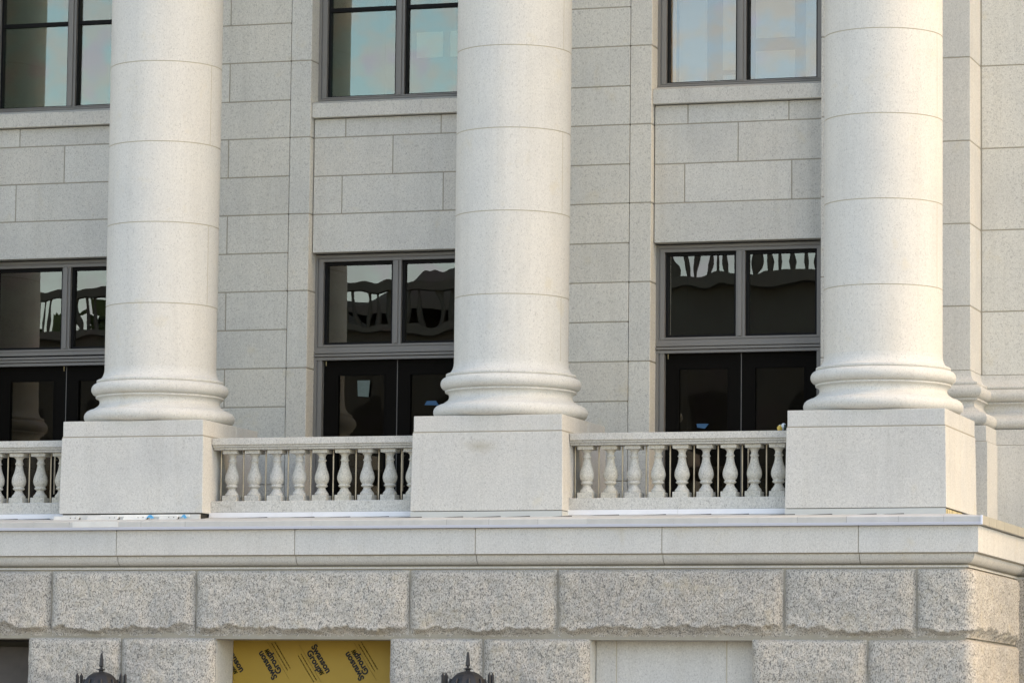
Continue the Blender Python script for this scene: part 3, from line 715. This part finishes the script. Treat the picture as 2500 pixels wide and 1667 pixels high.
pier([2.542, 3.577, 4.455], 'pier', side=2.3, seed=47)
pier([-7.9, -6.9, -6.1], 'pier', seed=60)
mb = MB()
for a, b_ in ((1.052, 1.245), (1.245, 2.262), (2.262, 2.55)):
    mb.box(a+.004, b_-.004, -.05, .3, -3.2, ZU0-.002, 0, rt(.02), bev=.004)
mb.box(1.06, 2.54, -.047, .3, -3.2, ZU0-.01, 1)
build(mb, 'infill_panel', ['ped', 'col_mortar'], rk)
mb = MB(); mb.box(-6.1, -4.40, .35, .4, -3.2, ZU0, 0); build(mb, 'backing', 'opp', rk)
mb = MB(); mb.box(-6.1, -4.41, .22, .30, -3.2, -1.245, 0, rt()); mb.box(-6.1, -4.41, .215, .30, -1.19, ZU0-.002, 1); build(mb, 'grey_panel', ['greypanel', 'gap'], rk)
mb = MB(); mb.box(4.30, 13, 2.075, 2.7, -3.2, -.54, 0, .8); build(mb, 'wing_base', 'rock', rk)
# ------------------------------------------------------------------ printed board
bd = empty('printed_board', (-1.69, .19, -2.6), 'yellow printed sheathing board closing the opening between the two lanterns', 'board')
YP = .19
mb = MB(); mb.box(-2.53, -.836, YP, YP+.02, -3.2, ZU0-.003, 0); build(mb, 'sheet', 'ply', bd)
def text_mesh(body, size, mat, origin, ang, name, off=.0, sx=1.0):
    cu = bpy.data.curves.new(name, 'FONT'); cu.body = body; cu.size = size; cu.offset = off; cu.extrude = .0006; cu.resolution_u = 3
    ob = bpy.data.objects.new('tmp', cu); scn.collection.objects.link(ob)
    bpy.context.view_layer.update()
    me = bpy.data.meshes.new_from_object(ob.evaluated_get(bpy.context.evaluated_depsgraph_get()))
    bpy.data.objects.remove(ob)
    o = bpy.data.objects.new(name, me); scn.collection.objects.link(o); me.materials.clear(); me.materials.append(M[mat])
    at = me.attributes.new('tone', 'FLOAT_COLOR', 'CORNER'); at.data.foreach_set('color', [1.0]*4*len(me.loops))
    ca, sa = cos(ang), sin(ang)
    me.transform(Matrix.Scale(sx, 4, (1, 0, 0)))
    me.transform(Matrix(((ca, -sa, 0, 0), (0, 0, -1, 0), (sa, ca, 0, 0), (0, 0, 0, 1))))
    o.parent = bd; o.location = Vector((origin[0]*S, (YP-.0025)*S, origin[1]*S))-org(bd)
    return o
def stamp(px, pz, flip):
    """one printed stamp: two words, a leaf mark, a rule and two rows of fine print; px,pz = start of the first word"""
    a = radians(-57) if not flip else radians(123)
    d = Vector((cos(a), sin(a))); n = Vector((-sin(a), cos(a)))
    P0 = Vector((px, pz))
    t = text_mesh('Swanson', .083*S, 'ink', P0, a, 'first_word', off=.0045)
    P1 = P0-n*.066+d*.018
    t = text_mesh('Group', .083*S, 'ink', P1, a, 'second_word', off=.0045)
    # zigzag leaf mark
    mb = MB(); q0 = P0-n*.066+d*.224
    for k in range(3):
        for (u0, v0, u1, v1) in ((k*.018, .048, k*.018+.008, 0), (k*.018+.008, 0, k*.018+.016, .048)):
            A = q0+d*u0+n*v0; B = q0+d*u1+n*v1; w_ = d*.0035
            mb.add([((A-w_).x, YP-.0020, (A-w_).y), ((B-w_).x, YP-.0020, (B-w_).y), ((B+w_).x, YP-.0020, (B+w_).y), ((A+w_).x, YP-.0020, (A+w_).y)], [(0, 1, 2, 3), (3, 2, 1, 0)], 0)
    build(mb, 'leaf_mark', 'greenink', bd)
    mb = MB()
    def stroke(u0, u1, v0, th):
        A = P0+d*u0+n*v0; B = P0+d*u1+n*v0; w_ = n*th
        mb.add([((A-w_).x, YP-.0020, (A-w_).y), ((B-w_).x, YP-.0020, (B-w_).y), ((B+w_).x, YP-.0020, (B+w_).y), ((A+w_).x, YP-.0020, (A+w_).y)], [(0, 1, 2, 3), (3, 2, 1, 0)], 0)
    stroke(-.08, .33, -.088, .0012)
    for row in (-.118, -.150):
        u = .0
        while u < .29:
            l = random.uniform(.008, .03); stroke(u, min(u+l, .30), row, .0042); u += l+.006
    build(mb, 'fine_print', 'fineink', bd)
# stamp origins measured on the board
per = .855
for k in (-2, -1, 0):
    stamp(-1.758+k*per, -1.233-.004*k, False)
for k in (-1, 0, 1):
    stamp(-2.085+k*per, -1.515-.004*k, True)
# remove print that would lie past the board edges
for o in [x for x in bpy.data.objects if x.parent == bd and x.name.split('.')[0] != 'sheet']:
    me = o.data; bm = bmesh.new(); bm.from_mesh(me); off = org(bd)+o.location
    for co, no in (((-2.528*S, 0, 0), (-1, 0, 0)), ((-.838*S, 0, 0), (1, 0, 0)), ((0, 0, (ZU0-.012)*S), (0, 0, 1))):
        bmesh.ops.bisect_plane(bm, geom=bm.verts[:]+bm.edges[:]+bm.faces[:], plane_co=Vector(co)-off, plane_no=no, clear_outer=True)
    bm.to_mesh(me); n_ = len(bm.verts); bm.free()
    if n_ == 0: bpy.data.objects.remove(o)
# ------------------------------------------------------------------ lanterns
def lantern(cx, cz, label):
    cy = -.62
    e = empty('wall_lantern', (cx, cy, cz-1.0), label, 'lantern', 'black iron wall lanterns')
    mb = MB()   # finial
    pr = [(.0005, 0), (.010, -.012), (.0125, -.022), (.0215, -.118), (.0215, -.126), (.012, -.134), (.012, -.144), (.020, -.149), (.040, -.153), (.041, -.157), (.024, -.164), (.022, -.174)]
    mb.lathe([(r, cz+z) for r, z in reversed(pr)], cx, cy, 8, smooth=False); build(mb, 'finial', 'iron', e)
    mb = MB()
    dome = [(.022, -.172)]+[(.024+.150*sin(t_), -.178-.150*(1-cos(t_))) for t_ in [pi/2*k/7 for k in range(8)]]
    dome += [(.190, -.335), (.190, -.345), (.150, -.36)]
    mb.lathe([(r*1.0, cz+z) for r, z in reversed(dome)], cx, cy, 8, smooth=False)
    for k in range(8):   # small scrolled ornaments round the rim
        a = 2*pi*(k+.5)/8; mb.tube((cx+.168*cos(a), cy+.168*sin(a), cz-.33), (cx+.150*cos(a), cy+.150*sin(a), cz-.245), .020, .012, 6)
    build(mb, 'dome', 'iron', e)
    mb = MB()   # crown of pointed pickets at the two sides
    for a in (.21, -.21, pi+.21, pi-.21):
        x, y = cx+.222*cos(a), cy+.222*sin(a)
        mb.tube((x, y, cz-.42), (x, y, cz-.215), .0165, .0165, 6); mb.tube((x, y, cz-.2151), (x, y, cz-.187), .0165, .002, 6)
    mb.lathe([(.19, cz-.43), (.246, cz-.43), (.246, cz-.40), (.19, cz-.40), (.19, cz-.43)], cx, cy, 16, caps=False)
    build(mb, 'picket_crown', 'iron', e)
    mb = MB()
    for k in range(8):
        a = 2*pi*k/8; mb.tube((cx+.13*cos(a), cy+.13*sin(a), cz-.32), (cx+.10*cos(a), cy+.10*sin(a), cz-.85), .009, .009, 6)
    mb.lathe([(.03, cz-1.0), (.06, cz-.93), (.12, cz-.87), (.12, cz-.84)], cx, cy, 8, smooth=False)
    mb.tube((cx, cy, cz-.93), (cx, YR-.03, cz-1.05), .025, .03); mb.box(cx-.06, cx+.06, YR-.09, YR+.02, cz-1.2, cz-.9)
    build(mb, 'cage', 'iron', e)
    mb = MB(); mb.lathe([(.09, cz-.84), (.115, cz-.33)], cx, cy, 8, smooth=False); build(mb, 'shade', 'whitep', e)
lantern(-3.505, -1.312, 'black iron lantern with pointed finial at the left, on the pier under the first column')
lantern(.033, -1.288, 'black iron lantern with pointed finial on the middle pier, right of the yellow board')
# ------------------------------------------------------------------ surroundings
mb = MB(); mb.box(-300, 300, -400, 60, -4.2, -4.1, 0); tag(build(mb, 'ground', 'grass'), kind='structure')
mb = MB(); mb.box(-30, 30, -30, -.6, -4.1, -4.09, 0); tag(build(mb, 'forecourt', 'concrete'), kind='structure')
mb = MB(); mb.box(-12, 13, -.2, 3, -4.09, -3.2, 0); build(mb, 'footing', 'rock', rk)
# building across the lawn, mirrored in the transoms
op = empty('opposite_building', (-28, -60, -4.1), 'dark stone building with a roof balustrade, seen mirrored in the transom windows', 'building')
mb = MB()
mb.box(-60, -19, -75, -60, -4.1, 9.1, 0); mb.box(-19, 5, -75, -60, -4.1, 10.2, 0); mb.box(-31, -19, -72, -63, 8, 10.12, 0, 1.5)
mb.box(-60, -19, -60.3, -59.6, 8.9, 9.1, 0, 1.25); mb.box(-19, 5, -60.3, -59.6, 9.9, 10.2, 0, 1.25)
mb.box(-60, -19, -60.15, -59.8, 10.05, 10.3, 0, 1.1); mb.box(-19, 5, -60.15, -59.8, 11.15, 11.35, 0, 1.1)
for k in range(26):
    mb.box(-60+k*2.5, -58.9+k*2.5, -60, -59.98, 3.0, 7.0, 0, .35)
build(mb, 'wall', 'opp', op)
mb = MB(); x = -60
while x < 5:
    z0 = 9.1 if x < -19 else 10.2
    mb.lathe([(.06, z0), (.095, z0+.3), (.045, z0+.75), (.06, z0+1.0)], x, -60, 7); x += .33
o = build(mb, 'roof_balustrade', 'opp', op); tag(o, kind='stuff')
mb = MB(); mb.add([(-25.5, -61, 9.6), (-19, -61, 9.6), (-19, -66, 9.6), (-25.5, -66, 9.6), (-22.6, -63.5, 11.4), (-20, -63.5, 11.9)], [(0, 1, 5, 4), (1, 2, 5), (2, 3, 4, 5), (3, 0, 4)], 0); build(mb, 'pitched_roof', 'opp', op)
random.seed(11)
for (tx, ty, th) in ((-44, -78, 12.0), (-40, -79, 12.6), (-36.5, -78, 12.0), (-33, -79, 12.7), (-29.5, -78, 12.2), (-13, -84, 13.2), (-9, -82, 12.4)):
    tr = empty('tree', (tx, ty, -4.1), 'far tree behind the opposite building roof, a green blur mirrored in the transom glass', 'tree', 'trees behind the opposite building')
    mb = MB()
    for k in range(900):
        a, b_ = random.uniform(0, 2*pi), math.asin(random.uniform(-1, 1)); rr_ = random.uniform(.5, 1)**.5
        p = Vector((tx+3.2*rr_*cos(a)*cos(b_), ty+3.2*rr_*sin(a)*cos(b_), th-5.5+5.2*rr_*sin(b_)+noise.noise(Vector((a*2, b_*2, tx)))*1.1))
        q = Vector((random.gauss(0, 1), random.gauss(0, 1), random.gauss(0, 1))).normalized()*.4; t_ = q.orthogonal().normalized()*.3
        mb.add([(p-q)[:], (p+t_)[:], (p+q)[:], (p-t_)[:]], [(0, 1, 2, 3)], 0, random.uniform(.6, 1.4))
    build(mb, 'crown', 'leaf', tr)
    mb = MB(); mb.tube((tx, ty, -4.1), (tx, ty, th-4), .4, .15, 8); build(mb, 'trunk', 'wood', tr)
scn.render.resolution_x = 1024; scn.render.resolution_y = 682
